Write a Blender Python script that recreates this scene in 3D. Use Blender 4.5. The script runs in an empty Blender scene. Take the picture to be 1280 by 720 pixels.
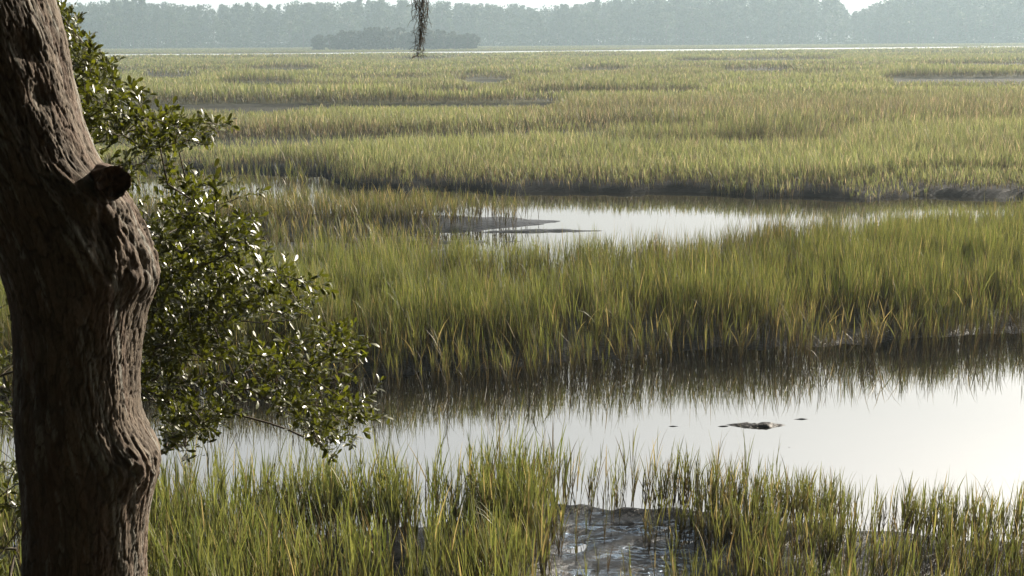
import bpy, math, time
import numpy as np
from mathutils import Matrix, Vector

RNG = np.random.default_rng(7)
scene = bpy.context.scene
COL = scene.collection
R = math.radians

# ------------------------------------------------------------------ camera maths
F, W0, H0 = 1778.0, 1280.0, 720.0
CAM_Z = 4.5
PITCH = math.atan((360.0 - 48.0) / F)
ROLL = R(0.36)
_fwd = np.array([0, math.cos(PITCH), -math.sin(PITCH)])
_r0 = np.array([1.0, 0, 0]); _u0 = np.array([0, math.sin(PITCH), math.cos(PITCH)])
_right = _r0 * math.cos(ROLL) - _u0 * math.sin(ROLL)
_up = _u0 * math.cos(ROLL) + _r0 * math.sin(ROLL)

def at(px, py, Y):
    """world point on the photo ray through (px, py) at distance Y ahead"""
    d = _fwd + (px - 640) / F * _right + (360 - py) / F * _up
    return np.array([0, 0, CAM_Z]) + d * (Y / d[1])

def ground_at(px, py, z=0.0):
    d = _fwd + (px - 640) / F * _right + (360 - py) / F * _up
    return np.array([0, 0, CAM_Z]) + d * ((z - CAM_Z) / d[2])

cam_d = bpy.data.cameras.new("camera")
cam_d.sensor_width = 36.0
cam_d.lens = 36.0 * F / W0
cam_d.clip_start = 0.05
cam_d.clip_end = 6000
cam = bpy.data.objects.new("camera", cam_d)
COL.objects.link(cam)
M = Matrix.Identity(4)
for i in range(3):
    M[i][0], M[i][1], M[i][2] = _right[i], _up[i], -_fwd[i]
M[2][3] = CAM_Z
cam.matrix_world = M
scene.camera = cam

# ------------------------------------------------------------------ noise
_T = [np.random.default_rng(100 + i).random((256, 256)) for i in range(12)]

def vnoise(x, y, s=0):
    T = _T[s % 12]
    x = np.asarray(x, float); y = np.asarray(y, float)
    xi = np.floor(x).astype(int); yi = np.floor(y).astype(int)
    fx = x - xi; fy = y - yi
    fx = fx * fx * (3 - 2 * fx); fy = fy * fy * (3 - 2 * fy)
    a = T[xi & 255, yi & 255]; b = T[(xi + 1) & 255, yi & 255]
    c = T[xi & 255, (yi + 1) & 255]; d = T[(xi + 1) & 255, (yi + 1) & 255]
    return (a * (1 - fx) + b * fx) * (1 - fy) + (c * (1 - fx) + d * fx) * fy

def fbm(x, y, s=0, o=4):
    v = 0; a = 0.5; t = 0
    for k in range(o):
        v = v + a * vnoise(np.asarray(x) * 2 ** k + 17.3 * k, np.asarray(y) * 2 ** k + 5.7 * k, s + k); t += a; a *= 0.5
    return v / t

def sstep(a, b, x):
    t = np.clip((np.asarray(x, float) - a) / (b - a), 0, 1)
    return t * t * (3 - 2 * t)

# ------------------------------------------------------------------ mesh helpers
def mesh_np(name, V, Q, mat, col=None, extra=None, smooth=False, T3=None):
    """one mesh object from arrays: V (n,3), Q (m,4) quads, T3 (k,3) triangles"""
    V = np.asarray(V, np.float32).reshape(-1, 3)
    me = bpy.data.meshes.new(name)
    Q = np.zeros((0, 4), np.int32) if Q is None else np.asarray(Q, np.int32).reshape(-1, 4)
    T3 = np.zeros((0, 3), np.int32) if T3 is None else np.asarray(T3, np.int32).reshape(-1, 3)
    nq, nt = len(Q), len(T3)
    me.vertices.add(len(V)); me.vertices.foreach_set("co", V.ravel())
    me.loops.add(nq * 4 + nt * 3)
    me.loops.foreach_set("vertex_index", np.concatenate([Q.ravel(), T3.ravel()]).astype(np.int32))
    me.polygons.add(nq + nt)
    st = np.concatenate([np.arange(nq) * 4, nq * 4 + np.arange(nt) * 3]).astype(np.int32)
    me.polygons.foreach_set("loop_start", st)
    if smooth:
        me.polygons.foreach_set("use_smooth", np.ones(nq + nt, bool))
    if col is not None:
        a = me.attributes.new("Col", "FLOAT_COLOR", "POINT")
        c4 = np.ones((len(V), 4), np.float32); c4[:, :3] = np.asarray(col).reshape(-1, 3)
        a.data.foreach_set("color", c4.ravel())
    for k, v in (extra or {}).items():
        a = me.attributes.new(k, "FLOAT", "POINT")
        a.data.foreach_set("value", np.asarray(v, np.float32).ravel())
    me.update(calc_edges=True)
    me.materials.append(mat)
    ob = bpy.data.objects.new(name, me)
    COL.objects.link(ob)
    return ob

def tag(o, label=None, cat=None, group=None, kind=None):
    if label: o["label"] = label
    if cat: o["category"] = cat
    if group: o["group"] = group
    if kind: o["kind"] = kind
    return o

def empty(name, loc):
    o = bpy.data.objects.new(name, None); COL.objects.link(o)
    o.location = loc; o.empty_display_size = 0.3
    return o

def parent_keep(ch, par):
    """parent a world-space mesh under an empty / part without moving it"""
    ch.parent = par
    par_loc = Vector((0, 0, 0)); q = par
    while q is not None:
        par_loc += q.location; q = q.parent
    ch.matrix_parent_inverse = Matrix.Translation(-par_loc)
    return ch

class Geo:
    def __init__(s): s.V = []; s.Q = []; s.C = []; s.n = 0
    def add(s, V, Q, C):
        V = np.asarray(V, float).reshape(-1, 3)
        s.V.append(V); s.Q.append(np.asarray(Q) + s.n); s.C.append(np.broadcast_to(np.asarray(C, float), V.shape)); s.n += len(V)
    def build(s, name, mat, smooth=False):
        return mesh_np(name, np.concatenate(s.V), np.concatenate(s.Q), mat, np.concatenate(s.C), smooth=smooth)

def tube(P, rad, sides=7, col=(0.1, 0.08, 0.06), rough=0.0, rng=RNG):
    P = np.asarray(P, float); n = len(P); rad = np.broadcast_to(np.asarray(rad, float), (n,))
    T = np.gradient(P, axis=0); T /= np.linalg.norm(T, axis=1)[:, None] + 1e-9
    ref = np.array([0.31, 0.22, 0.92]) if abs(T[:, 2]).mean() < 0.8 else np.array([0.9, 0.3, 0.1])
    A = np.cross(T, ref); A /= np.linalg.norm(A, axis=1)[:, None] + 1e-9
    B = np.cross(T, A)
    th = np.linspace(0, 2 * math.pi, sides, endpoint=False)
    rr = rad[:, None] * (1 + rough * (rng.random((n, sides)) - 0.5))
    V = P[:, None, :] + rr[..., None] * (np.cos(th)[None, :, None] * A[:, None, :] + np.sin(th)[None, :, None] * B[:, None, :])
    i = np.arange(n - 1)[:, None] * sides; j = np.arange(sides)[None, :]; k = (j + 1) % sides
    Q = np.stack([i + j, i + k, i + sides + k, i + sides + j], -1).reshape(-1, 4)
    return V.reshape(-1, 3), Q, np.broadcast_to(np.asarray(col, float), (n * sides, 3))

# ------------------------------------------------------------------ materials
def new_mat(name):
    m = bpy.data.materials.new(name); m.use_nodes = True
    nt = m.node_tree; nt.nodes.clear()
    out = nt.nodes.new("ShaderNodeOutputMaterial")
    return m, nt, out

def node(nt, t, **kw):
    n = nt.nodes.new(t)
    for k, v in kw.items(): setattr(n, k, v)
    return n

def leaf_material(name, trans=0.4, rough=0.5, spec=0.3, tint=(1.15, 1.1, 0.6)):
    m, nt, out = new_mat(name); L = nt.links.new
    a = node(nt, "ShaderNodeAttribute", attribute_name="Col")
    p = node(nt, "ShaderNodeBsdfPrincipled")
    p.inputs["Roughness"].default_value = rough
    p.inputs["Specular IOR Level"].default_value = spec
    tr = node(nt, "ShaderNodeBsdfTranslucent")
    mul = node(nt, "ShaderNodeVectorMath", operation="MULTIPLY"); mul.inputs[1].default_value = tint
    mix = node(nt, "ShaderNodeMixShader"); mix.inputs[0].default_value = trans
    L(a.outputs["Color"], p.inputs["Base Color"]); L(a.outputs["Color"], mul.inputs[0])
    L(mul.outputs[0], tr.inputs["Color"])
    L(p.outputs[0], mix.inputs[1]); L(tr.outputs[0], mix.inputs[2]); L(mix.outputs[0], out.inputs[0])
    return m

def bark_material(name, bump=0.5, scale=40, rough=0.85):
    m, nt, out = new_mat(name); L = nt.links.new
    a = node(nt, "ShaderNodeAttribute", attribute_name="Col")
    p = node(nt, "ShaderNodeBsdfPrincipled"); p.inputs["Roughness"].default_value = rough
    p.inputs["Specular IOR Level"].default_value = 0.25
    tc = node(nt, "ShaderNodeTexCoord")
    mp = node(nt, "ShaderNodeMapping"); mp.inputs["Scale"].default_value = (1, 1, 0.4)
    n1 = node(nt, "ShaderNodeTexNoise"); n1.inputs["Scale"].default_value = scale; n1.inputs["Detail"].default_value = 8; n1.inputs["Roughness"].default_value = 0.7
    ramp = node(nt, "ShaderNodeMapRange"); ramp.inputs[1].default_value = 0.25; ramp.inputs[2].default_value = 0.75; ramp.inputs[3].default_value = 0.55; ramp.inputs[4].default_value = 1.45
    mul = node(nt, "ShaderNodeVectorMath", operation="SCALE")
    b = node(nt, "ShaderNodeBump"); b.inputs["Strength"].default_value = bump; b.inputs["Distance"].default_value = 0.012
    L(tc.outputs["Object"], mp.inputs[0]); L(mp.outputs[0], n1.inputs["Vector"])
    L(n1.outputs["Fac"], ramp.inputs[0]); L(a.outputs["Color"], mul.inputs[0]); L(ramp.outputs[0], mul.inputs["Scale"])
    L(mul.outputs[0], p.inputs["Base Color"]); L(n1.outputs["Fac"], b.inputs["Height"]); L(b.outputs[0], p.inputs["Normal"])
    L(p.outputs[0], out.inputs[0])
    return m

MAT_GRASS = leaf_material("marsh_grass", 0.36, 0.5, 0.25, (1.4, 1.32, 0.8))
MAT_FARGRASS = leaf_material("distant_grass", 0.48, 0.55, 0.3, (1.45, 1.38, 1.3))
MAT_OAKLEAF = leaf_material("oak_leaf", 0.36, 0.36, 0.8, (1.5, 1.5, 0.4))
MAT_TREELEAF = leaf_material("distant_foliage", 0.2, 0.6, 0.2)
MAT_MOSS = leaf_material("hanging_moss", 0.15, 0.8, 0.1, (1, 1, 0.9))
MAT_BARK = bark_material("oak_bark", 0.45, 95)
MAT_TWIG = bark_material("twig_bark", 0.3, 60)

def ground_material():
    m, nt, out = new_mat("marsh_mud"); L = nt.links.new
    a = node(nt, "ShaderNodeAttribute", attribute_name="Col")
    w = node(nt, "ShaderNodeAttribute", attribute_name="wet")
    p = node(nt, "ShaderNodeBsdfPrincipled")
    tc = node(nt, "ShaderNodeTexCoord")
    n1 = node(nt, "ShaderNodeTexNoise"); n1.inputs["Scale"].default_value = 9.0; n1.inputs["Detail"].default_value = 9; n1.inputs["Roughness"].default_value = 0.62
    n2 = node(nt, "ShaderNodeTexNoise"); n2.inputs["Scale"].default_value = 1.6; n2.inputs["Detail"].default_value = 5
    mr = node(nt, "ShaderNodeMapRange"); mr.inputs[1].default_value = 0.3; mr.inputs[2].default_value = 0.7; mr.inputs[3].default_value = 0.6; mr.inputs[4].default_value = 1.5
    sc = node(nt, "ShaderNodeVectorMath", operation="SCALE")
    rg = node(nt, "ShaderNodeMapRange"); rg.inputs[1].default_value = 0; rg.inputs[2].default_value = 1; rg.inputs[3].default_value = 0.9; rg.inputs[4].default_value = 0.34
    b = node(nt, "ShaderNodeBump"); b.inputs["Strength"].default_value = 0.7; b.inputs["Distance"].default_value = 0.06
    L(tc.outputs["Object"], n1.inputs["Vector"]); L(tc.outputs["Object"], n2.inputs["Vector"])
    L(n2.outputs["Fac"], mr.inputs[0]); L(a.outputs["Color"], sc.inputs[0]); L(mr.outputs[0], sc.inputs["Scale"])
    L(sc.outputs[0], p.inputs["Base Color"]); L(w.outputs["Fac"], rg.inputs[0]); L(rg.outputs[0], p.inputs["Roughness"])
    p.inputs["IOR"].default_value = 1.22
    L(n1.outputs["Fac"], b.inputs["Height"]); L(b.outputs[0], p.inputs["Normal"]); 
    # thin film of water lying on the bare mud, broken by ripples and crumbs
    fa = node(nt, "ShaderNodeAttribute", attribute_name="film")
    gl = node(nt, "ShaderNodeBsdfGlossy"); gl.inputs["Roughness"].default_value = 0.06; gl.inputs["Color"].default_value = (0.6, 0.76, 0.95, 1)
    mp = node(nt, "ShaderNodeMapping"); mp.inputs["Scale"].default_value = (0.55, 1.7, 1)
    n3 = node(nt, "ShaderNodeTexNoise"); n3.inputs["Scale"].default_value = 17.0; n3.inputs["Detail"].default_value = 7; n3.inputs["Roughness"].default_value = 0.6
    b3 = node(nt, "ShaderNodeBump"); b3.inputs["Strength"].default_value = 1.0; b3.inputs["Distance"].default_value = 0.05
    L(tc.outputs["Object"], mp.inputs[0]); L(mp.outputs[0], n3.inputs["Vector"]); L(n3.outputs["Fac"], b3.inputs["Height"]); L(b3.outputs[0], gl.inputs["Normal"])
    cut = node(nt, "ShaderNodeMapRange"); cut.inputs[1].default_value = 0.49; cut.inputs[2].default_value = 0.55; cut.inputs[3].default_value = 0.0; cut.inputs[4].default_value = 0.5
    L(n3.outputs["Fac"], cut.inputs[0])
    mu = node(nt, "ShaderNodeMath", operation="MULTIPLY"); L(cut.outputs[0], mu.inputs[0]); L(fa.outputs["Fac"], mu.inputs[1])
    mx = node(nt, "ShaderNodeMixShader"); L(mu.outputs[0], mx.inputs[0]); L(p.outputs[0], mx.inputs[1]); L(gl.outputs[0], mx.inputs[2])
    L(mx.outputs[0], out.inputs[0])
    return m
MAT_GROUND = ground_material()

def water_material():
    m, nt, out = new_mat("tidal_water"); L = nt.links.new
    d = node(nt, "ShaderNodeBsdfDiffuse"); d.inputs["Color"].default_value = (0.015, 0.014, 0.011, 1)
    g = node(nt, "ShaderNodeBsdfGlossy"); g.inputs["Color"].default_value = (0.97, 0.97, 0.95, 1); g.inputs["Roughness"].default_value = 0.0
    lw = node(nt, "ShaderNodeFresnel"); lw.inputs["IOR"].default_value = 5.0
    tc = node(nt, "ShaderNodeTexCoord")
    mp = node(nt, "ShaderNodeMapping"); mp.inputs["Scale"].default_value = (1.0, 1.6, 1)
    n1 = node(nt, "ShaderNodeTexNoise"); n1.inputs["Scale"].default_value = 3.0; n1.inputs["Detail"].default_value = 3
    b = node(nt, "ShaderNodeBump"); b.inputs["Strength"].default_value = 0.007; b.inputs["Distance"].default_value = 0.1
    mix = node(nt, "ShaderNodeMixShader")
    sy = node(nt, "ShaderNodeSeparateXYZ"); rr = node(nt, "ShaderNodeMapRange")     # wind ripples on the open river far out
    rr.inputs[1].default_value = 120; rr.inputs[2].default_value = 350; rr.inputs[3].default_value = 0.0; rr.inputs[4].default_value = 0.26
    L(tc.outputs["Object"], sy.inputs[0]); L(sy.outputs[1], rr.inputs[0]); L(rr.outputs[0], g.inputs["Roughness"])
    L(tc.outputs["Object"], mp.inputs[0]); L(mp.outputs[0], n1.inputs["Vector"]); L(n1.outputs["Fac"], b.inputs["Height"])
    L(b.outputs[0], g.inputs["Normal"])
    L(lw.outputs[0], mix.inputs[0]); L(d.outputs[0], mix.inputs[1]); L(g.outputs[0], mix.inputs[2]); L(mix.outputs[0], out.inputs[0])
    return m
MAT_WATER = water_material()

# ------------------------------------------------------------------ shores (world curves y(x))
def curve(pts):
    pts = sorted([tuple(p) for p in pts]); xs = np.array([p[0] for p in pts]); ys = np.array([p[1] for p in pts])
    return lambda x: np.interp(x, xs, ys)
def pix(pts):  return curve([ground_at(px, py)[:2] for px, py in pts])
def pxd(pts):  return curve([((px - 640) / F * d, d) for px, d in pts])

_S0 = pix([(-500, 700), (0, 690), (300, 676), (560, 660), (690, 640), (850, 643), (1000, 660), (1280, 688), (1700, 700)])
_S1 = pix([(-900, 515), (0, 505), (200, 497), (500, 486), (650, 477), (800, 463), (1000, 446), (1280, 430), (1700, 410)])
_S2 = pxd([(-600, 24), (300, 25.0), (500, 25.3), (700, 25.6), (900, 26.3), (1000, 28.0), (1100, 29.7), (1280, 30.8), (1800, 32)])
_S3 = pxd([(-600, 50), (200, 49), (400, 48.3), (440, 43.6), (560, 43.0), (620, 41.4), (700, 41.2), (1000, 40.3), (1280, 38.8), (1800, 37.5)])
_R0 = pxd([(-600, 378), (130, 402), (640, 436), (1280, 500), (1900, 550)])
_R1 = pxd([(-600, 450), (130, 478), (640, 505), (1280, 585), (1900, 640)])
def wig(x, s, a=0.25, f=0.7): return a * 2 * (fbm(np.asarray(x) * f + 3.1 * s, np.full_like(np.asarray(x, float), s * 7.7), s, 4) - 0.5)
def S0(x): return _S0(x) + wig(x, 1, 0.22, 1.1)
def S1(x): return _S1(x) + wig(x, 2, 0.35, 0.8)
def S2(x): return _S2(x) + wig(x, 3, 0.7, 0.5)
def S3(x): return _S3(x) + wig(x, 4, 1.0, 0.45) + wig(x, 7, 0.3, 2.2) + 0.25
def R0(x): return _R0(x) + wig(x, 5, 26, 0.016)
def R1(x): return _R1(x) + wig(x, 6, 22, 0.02)

def mud_zone(x, y):           # 1 on the bare wet mud patch of the near bank
    px = x / np.maximum(y, 0.5) * F + 640
    return sstep(655, 700, px + 60 * (fbm(x * 2.3, y * 2.3, 7) - 0.5)) * (1 - sstep(860, 980, px + 130 * (fbm(x * 2, y * 2, 4) - 0.5))) * sstep(0.05, 0.25, S0(x) - y) * sstep(9.0, 10.5, y)
def island_sd(x, y):          # >0 inside the grassy island in the back channel
    cx, cy = -5.2, 34.9
    e = 1 - np.sqrt(((x - cx) / 5.6) ** 2 + ((y - cy) / 2.0) ** 2)
    return e * 2.0 + (fbm(x * 0.8, y * 0.8, 4) - 0.5) * 0.8
def spit_sd(x, y):            # thin mud spits running out of the island
    s = np.full(np.shape(x), -9.0)
    for cx, cy, ax, ay in ((0.5, 33.4, 1.25, 0.22), (-1.0, 31.6, 1.1, 0.22), (-2.8, 32.2, 1.1, 0.3), (-0.2, 35.0, 1.3, 0.5), (-5.5, 29.0, 4.8, 2.6)):
        e = (1 - np.sqrt(((x - cx) / ax) ** 2 + ((y - cy) / ay) ** 2)) * ay
        s = np.maximum(s, e)
    return s + (fbm(x * 1.8, y * 4.0, 6) - 0.5) * 0.42

CREEKS = [  # px0, px1, distance, width : narrow creeks hidden in the far marsh
    (60, 720, 90, 5.0), (1085, 1500, 137, 11), (170, 265, 163, 8), (265, 390, 137, 6), (560, 655, 143, 8),
    (880, 1075, 54, 1.2), (700, 800, 190, 8), (880, 1010, 178, 7), (1130, 1320, 205, 7), (-200, 60, 120, 8), (640, 900, 108, 3.0), (480, 620, 112, 3.5), (300, 420, 210, 9), (820, 1060, 250, 10)]
def creek_mask(x, y):
    m = np.zeros(np.shape(x))
    px = x / np.maximum(y, 1) * F + 640
    for i, (a, b, d, w) in enumerate(CREEKS):
        w = w * 2.4
        dd = d + w * 0.9 * (fbm(x / w * 0.25, np.full(np.shape(x), i * 3.3), i % 8, 3) - 0.5)
        end = sstep(a, a + 40, px) * (1 - sstep(b - 40, b, px))
        m = np.maximum(m, (np.abs(y - dd) < w * 0.5 * end) * 1.0)
    return m

def creek_side(x, y):
    """height factor of the grass: low on the near lip of a creek, tall on its far side"""
    f = np.ones(np.shape(x)); px = x / np.maximum(y, 1) * F + 640
    for i, (a, b, d, w) in enumerate(CREEKS):
        w = w * 2.4
        dd = d + w * 0.9 * (fbm(x / w * 0.25, np.full(np.shape(x), i * 3.3), i % 8, 3) - 0.5)
        end = sstep(a, a + 40, px) * (1 - sstep(b - 40, b, px)); o = y - dd
        f = f * (1 + end * (0.35 * (o > 0) * np.exp(-((o - w * 0.6) / (w * 0.5)) ** 2) - 0.5 * (o < 0) * np.exp(-((o + w * 0.7) / (w * 0.6)) ** 2)))
    return f
def panne(x, y): return fbm(x / 16, y / 6.0, 2, 3)

def terrain_h(x, y):
    x = np.asarray(x, float); y = np.asarray(y, float)
    s0 = S0(x) - y
    near = 0.10 * np.tanh(s0 / 0.25) + 0.02 * np.clip(s0, 0, 3)
    bl = np.clip((9.7 - y) / 4.6, 0, 1)
    bluff = 1.85 * (bl * bl * (3 - 2 * bl)) + np.clip((5.1 - y) * 0.16, 0, 1.1)
    near = near + bluff + np.where(y < 9, (fbm(x * 0.6, y * 0.6, 3) - 0.5) * 0.2 * np.clip((9 - y) / 3, 0, 1), 0)
    mid_s = np.minimum(y - S1(x) - 0.8, S2(x) - y)
    mid = 0.13 * np.tanh(mid_s / 0.6)
    far_s = y - S3(x) - 0.25
    far = np.where(far_s > 0, 0.19 * np.tanh(far_s / 0.4), 0.3 * np.tanh(far_s / 0.5))
    isl = 0.12 * np.tanh(island_sd(x, y) / 0.5)
    sp = 0.045 * np.tanh(spit_sd(x, y) / 0.12)
    riv = np.minimum(y - R0(x), R1(x) - y)
    far = np.where(riv > -6, 0.19 - 0.69 * sstep(-6, 6, riv), far)
    far = far - 0.14 * creek_mask(x, y)
    h = np.where(s0 > 0, near, np.maximum.reduce([near, mid, np.where(far_s > -3, far, -0.4), isl, sp]))
    h = np.maximum(h, -0.45)
    rel = np.where(y < 60, (fbm(x * 3.2, y * 3.2, 2, 5) - 0.5) * np.where(y > 30, 0.04, 0.13), 0)
    mz = mud_zone(x, y)
    h = h * (1 - mz) + mz * ((fbm(x * 1.6, y * 3.2, 9, 4) - 0.5) * 0.055 + 0.022)
    lip = np.exp(-((y - (S0(x) - 0.10)) / 0.10) ** 2) * 0.05 * (fbm(x * 3, y * 3, 8) + 0.1)
    return h + np.where(h > -0.2, rel, 0) + lip

def patch_px(x, y):  # photo column, for zone boundaries along the shore
    return x / np.maximum(y, 0.5) * F + 640

# terrain sheet
t0 = time.time()
ys = np.concatenate([np.arange(-24, 9, 0.5), np.arange(9, 16, 0.055), np.arange(16, 52, 0.14)])
e = [52.0]
while e[-1] < 1480: e.append(e[-1] + max(0.3, e[-1] * 0.006))
ys = np.concatenate([ys, np.array(e)])
NC = 300
ss = np.linspace(-1, 1, NC); ss = np.sign(ss) * (0.55 * np.abs(ss) + 0.45 * np.abs(ss) ** 3)
YY = np.repeat(ys[:, None], NC, 1)
XX = ss[None, :] * (14 + 0.55 * np.maximum(YY, 0) + 6)
ZZ = terrain_h(XX, YY)
V = np.stack([XX, YY, ZZ], -1).reshape(-1, 3)
i = np.arange(len(ys) - 1)[:, None] * NC; j = np.arange(NC - 1)[None, :]
Q = np.stack([i + j, i + j + 1, i + NC + j + 1, i + NC + j], -1).reshape(-1, 4)
x, y, z = V.T
mud = np.array([0.016, 0.017, 0.018]); thatch = np.array([0.06, 0.058, 0.026]); soil = np.array([0.045, 0.036, 0.022])
kf = sstep(52, 75, y)[:, None]; kb = (1 - sstep(8.4, 9.8, y))[:, None]
gcol = mud * np.where(y > 36, 0.7, 1.0)[:, None] * (1 - kf) + thatch * kf
gcol = gcol * (1 - kb) + soil * kb
cm = np.maximum(creek_mask(x, y), sstep(0.40, 0.34, panne(x, y)) * (y > S3(x) + 4))[:, None]
gcol = gcol * (1 - 0.7 * cm) + mud * 0.7 * cm
wet = np.where(y > 36, 0.22, 1.0) * (1 - sstep(0.12, 0.5, z)) * (1 - sstep(52, 70, y)) * (1 - kb[:, 0])

tag(mesh_np("ground", V, Q, MAT_GROUND, gcol, {"wet": wet, "film": mud_zone(x, y) * (1 - sstep(0.025, 0.06, z))}, smooth=True), "wet grey marsh mud and grassy bank under the tree", None, None, "structure")

wv = np.array([[-60, 9, 0], [60, 9, 0], [700, 1000, 0], [-700, 1000, 0]], float)
tag(mesh_np("water", wv, [[0, 1, 2, 3]], MAT_WATER), "still pale tidal water of the marsh channels", None, None, "structure")

# ------------------------------------------------------------------ grass
def blades(P, head, a0, a1, L, Wd, face, segs, cb, ct, prof=None):
    N = len(P); t = np.linspace(0, 1, segs + 1)
    ang = a0[:, None] + a1[:, None] * (t[None, :] ** 1.3)
    am = 0.5 * (ang[:, 1:] + ang[:, :-1])
    st = (L / segs)[:, None]
    r = np.concatenate([np.zeros((N, 1)), np.cumsum(np.sin(am) * st, 1)], 1)
    zz = np.concatenate([np.zeros((N, 1)), np.cumsum(np.cos(am) * st, 1)], 1)
    C = np.stack([P[:, 0:1] + np.cos(head)[:, None] * r, P[:, 1:2] + np.sin(head)[:, None] * r, P[:, 2:3] + zz], -1)
    pr = (np.interp(t, [0, 0.3, 0.7, 1], [0.75, 1, 0.6, 0.06]) if prof is None else np.interp(t, *prof))
    hw = 0.5 * Wd[:, None] * pr[None, :]
    sd = np.stack([np.cos(face), np.sin(face), 0 * face], -1)[:, None, :]
    V = np.stack([C - sd * hw[..., None], C + sd * hw[..., None]], 2).reshape(-1, 3)
    m = 2 * (segs + 1)
    b = (np.arange(N) * m)[:, None] + 2 * np.arange(segs)[None, :]
    Q = np.stack([b, b + 1, b + 3, b + 2], -1).reshape(-1, 4)
    tt = (t ** 0.8)[None, :, None]
    c = cb[:, None, :] * (1 - tt) + ct[:, None, :] * tt
    c = np.repeat(c, 2, axis=1).reshape(-1, 3)
    return V, Q, c

GREEN = np.array([0.068, 0.088, 0.028]); YGREEN = np.array([0.120, 0.132, 0.050]); STRAW = np.array([0.205, 0.172, 0.105])
BROWN = np.array([0.058, 0.042, 0.027]); OLIVE = np.array([0.060, 0.066, 0.027]); RUST = np.array([0.088, 0.068, 0.042])

def plants(geo, X, Y, Hh, K, segs, wl, green, straw_p, lean, stem=True, spread=0.30, rng=RNG, bright=1.46, tide=None):
    """K leaves per stem; green 0..1 per plant chooses olive/brown to green, straw_p the share of dead leaves"""
    N = len(X)
    if N == 0: return
    Z = terrain_h(X, Y) - 0.02
    gust = 2 * math.pi * fbm(X * 0.22, Y * 0.22, 5, 2) * 1.6
    ld = gust + rng.normal(0, 0.7, N)
    la = lean * (0.4 + 1.2 * fbm(X * 0.5, Y * 0.5, 7, 2)) * np.abs(rng.normal(0.7, 0.5, N))
    if stem:
        c0 = BROWN * (0.75 + 0.5 * rng.random((N, 1))); c1 = OLIVE + (STRAW - OLIVE) * (rng.random((N, 1)) * 0.5)
        geo.add(*blades(np.stack([X, Y, Z], -1), ld, la * 0.6, la * 0.5, Hh * 0.72, np.full(N, wl * 0.7), rng.random(N) * 6.28, max(2, segs - 1), c0, c1, ([0, 1], [1, 0.5])))
    n = N * K
    rep = np.repeat(np.arange(N), K); k = np.tile(np.arange(K), N)
    fr = (k + rng.random(n)) / K * 0.66
    sl = Hh[rep] * fr
    ax = np.sin(la[rep] * 0.75) * sl
    P = np.stack([X[rep] + np.cos(ld[rep]) * ax, Y[rep] + np.sin(ld[rep]) * ax, Z[rep] + sl * np.cos(la[rep] * 0.75)], -1)
    hd = ld[rep] + rng.normal(0, 1.8, n)
    a0 = np.abs(rng.normal(0.10, 0.08, n)) + la[rep] * 0.5
    a1 = np.abs(rng.normal(spread, spread * 0.7, n)) + 0.35 * la[rep]
    a1 = np.where(rng.random(n) < 0.06, a1 + rng.random(n) * 1.3, a1)
    L = Hh[rep] * (0.30 + 0.30 * rng.random(n)) * np.clip(1.15 - 0.35 * fr, 0.5, 2)
    L = np.minimum(L, (Hh[rep] * (1.0 + 0.12 * rng.normal(size=n)) - sl) * 1.02 + 0.02)
    L = np.maximum(L, 0.12)
    g = np.clip(green[rep] + rng.normal(0, 0.22, n) + 0.35 * (fr - 0.35), 0, 1)[:, None]
    tip = OLIVE * (1 - g) + YGREEN * g
    mixg = rng.random((n, 1)); tip = np.where(mixg < 0.45, GREEN * g + OLIVE * (1 - g), tip)
    isr = rng.random((n, 1)) < (0.28 * (1 - g)); tip = np.where(isr, RUST, tip)
    low = np.clip(1 - fr / 0.4, 0, 1)
    iss = rng.random(n) < (straw_p + 0.35 * low * straw_p * 2)
    tip = np.where(iss[:, None], STRAW * (0.6 + 0.6 * rng.random((n, 1))), tip)
    tip = tip * (0.75 + 0.5 * rng.random((n, 1))) * bright
    base = tip * 0.85
    base = np.where((fr < 0.3)[:, None], BROWN * 0.75 + tip * 0.25, base); tip = np.where(((fr < 0.22) & (rng.random(n) < 0.6))[:, None], BROWN * 1.1, tip)
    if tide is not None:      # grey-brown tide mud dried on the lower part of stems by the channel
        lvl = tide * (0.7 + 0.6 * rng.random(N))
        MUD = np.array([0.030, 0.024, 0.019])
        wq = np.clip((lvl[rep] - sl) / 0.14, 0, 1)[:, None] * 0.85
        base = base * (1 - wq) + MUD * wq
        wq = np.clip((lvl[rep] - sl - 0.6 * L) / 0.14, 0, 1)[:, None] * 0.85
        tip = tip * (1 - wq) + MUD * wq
    face = hd + math.pi / 2 + rng.normal(0, 0.6, n)
    geo.add(*blades(P, hd, a0, a1, L, wl * (0.65 + 0.7 * rng.random(n)), face, segs, base, tip))

def scatter(x0, x1, y0, y1, dens):
    n = int((x1 - x0) * (y1 - y0) * dens)
    return RNG.random(n) * (x1 - x0) + x0, RNG.random(n) * (y1 - y0) + y0

def keep(X, Y, p):
    k = RNG.random(len(X)) < p
    return X[k], Y[k]

# --- near bank
g = Geo()
X, Y = scatter(-9, 9, 9.2, 15.2, 300)
px = patch_px(X, Y); s = S0(X) - Y
right = sstep(630, 790, px + 190 * (fbm(X * 1.5, Y * 1.5, 3) - 0.5))
den = np.where(s > 0, 1.0, np.clip(1 + s / np.where(px < 690, 1.3, 0.55), 0, 1) ** 1.6 * np.where(px < 690, 0.75, 0.6))
den = den * (1 - right * 0.22)
cl = fbm(X * 1.3, Y * 1.3, 9, 3); den = den * np.clip((cl - 0.25) * 3.2, 0.12, 1)
den = den * np.clip((fbm(X * 4.2, Y * 4.2, 10, 3) - 0.40 + 0.08 * right) * 5.0, 0.08, 1)
mudp = sstep(655, 700, px + 110 * (fbm(X * 2.3, Y * 2.3, 7) - 0.5)) * (1 - sstep(815, 905, px + 130 * (fbm(X * 2, Y * 2, 4) - 0.5))) * sstep(-0.02, 0.12, s)
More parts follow.
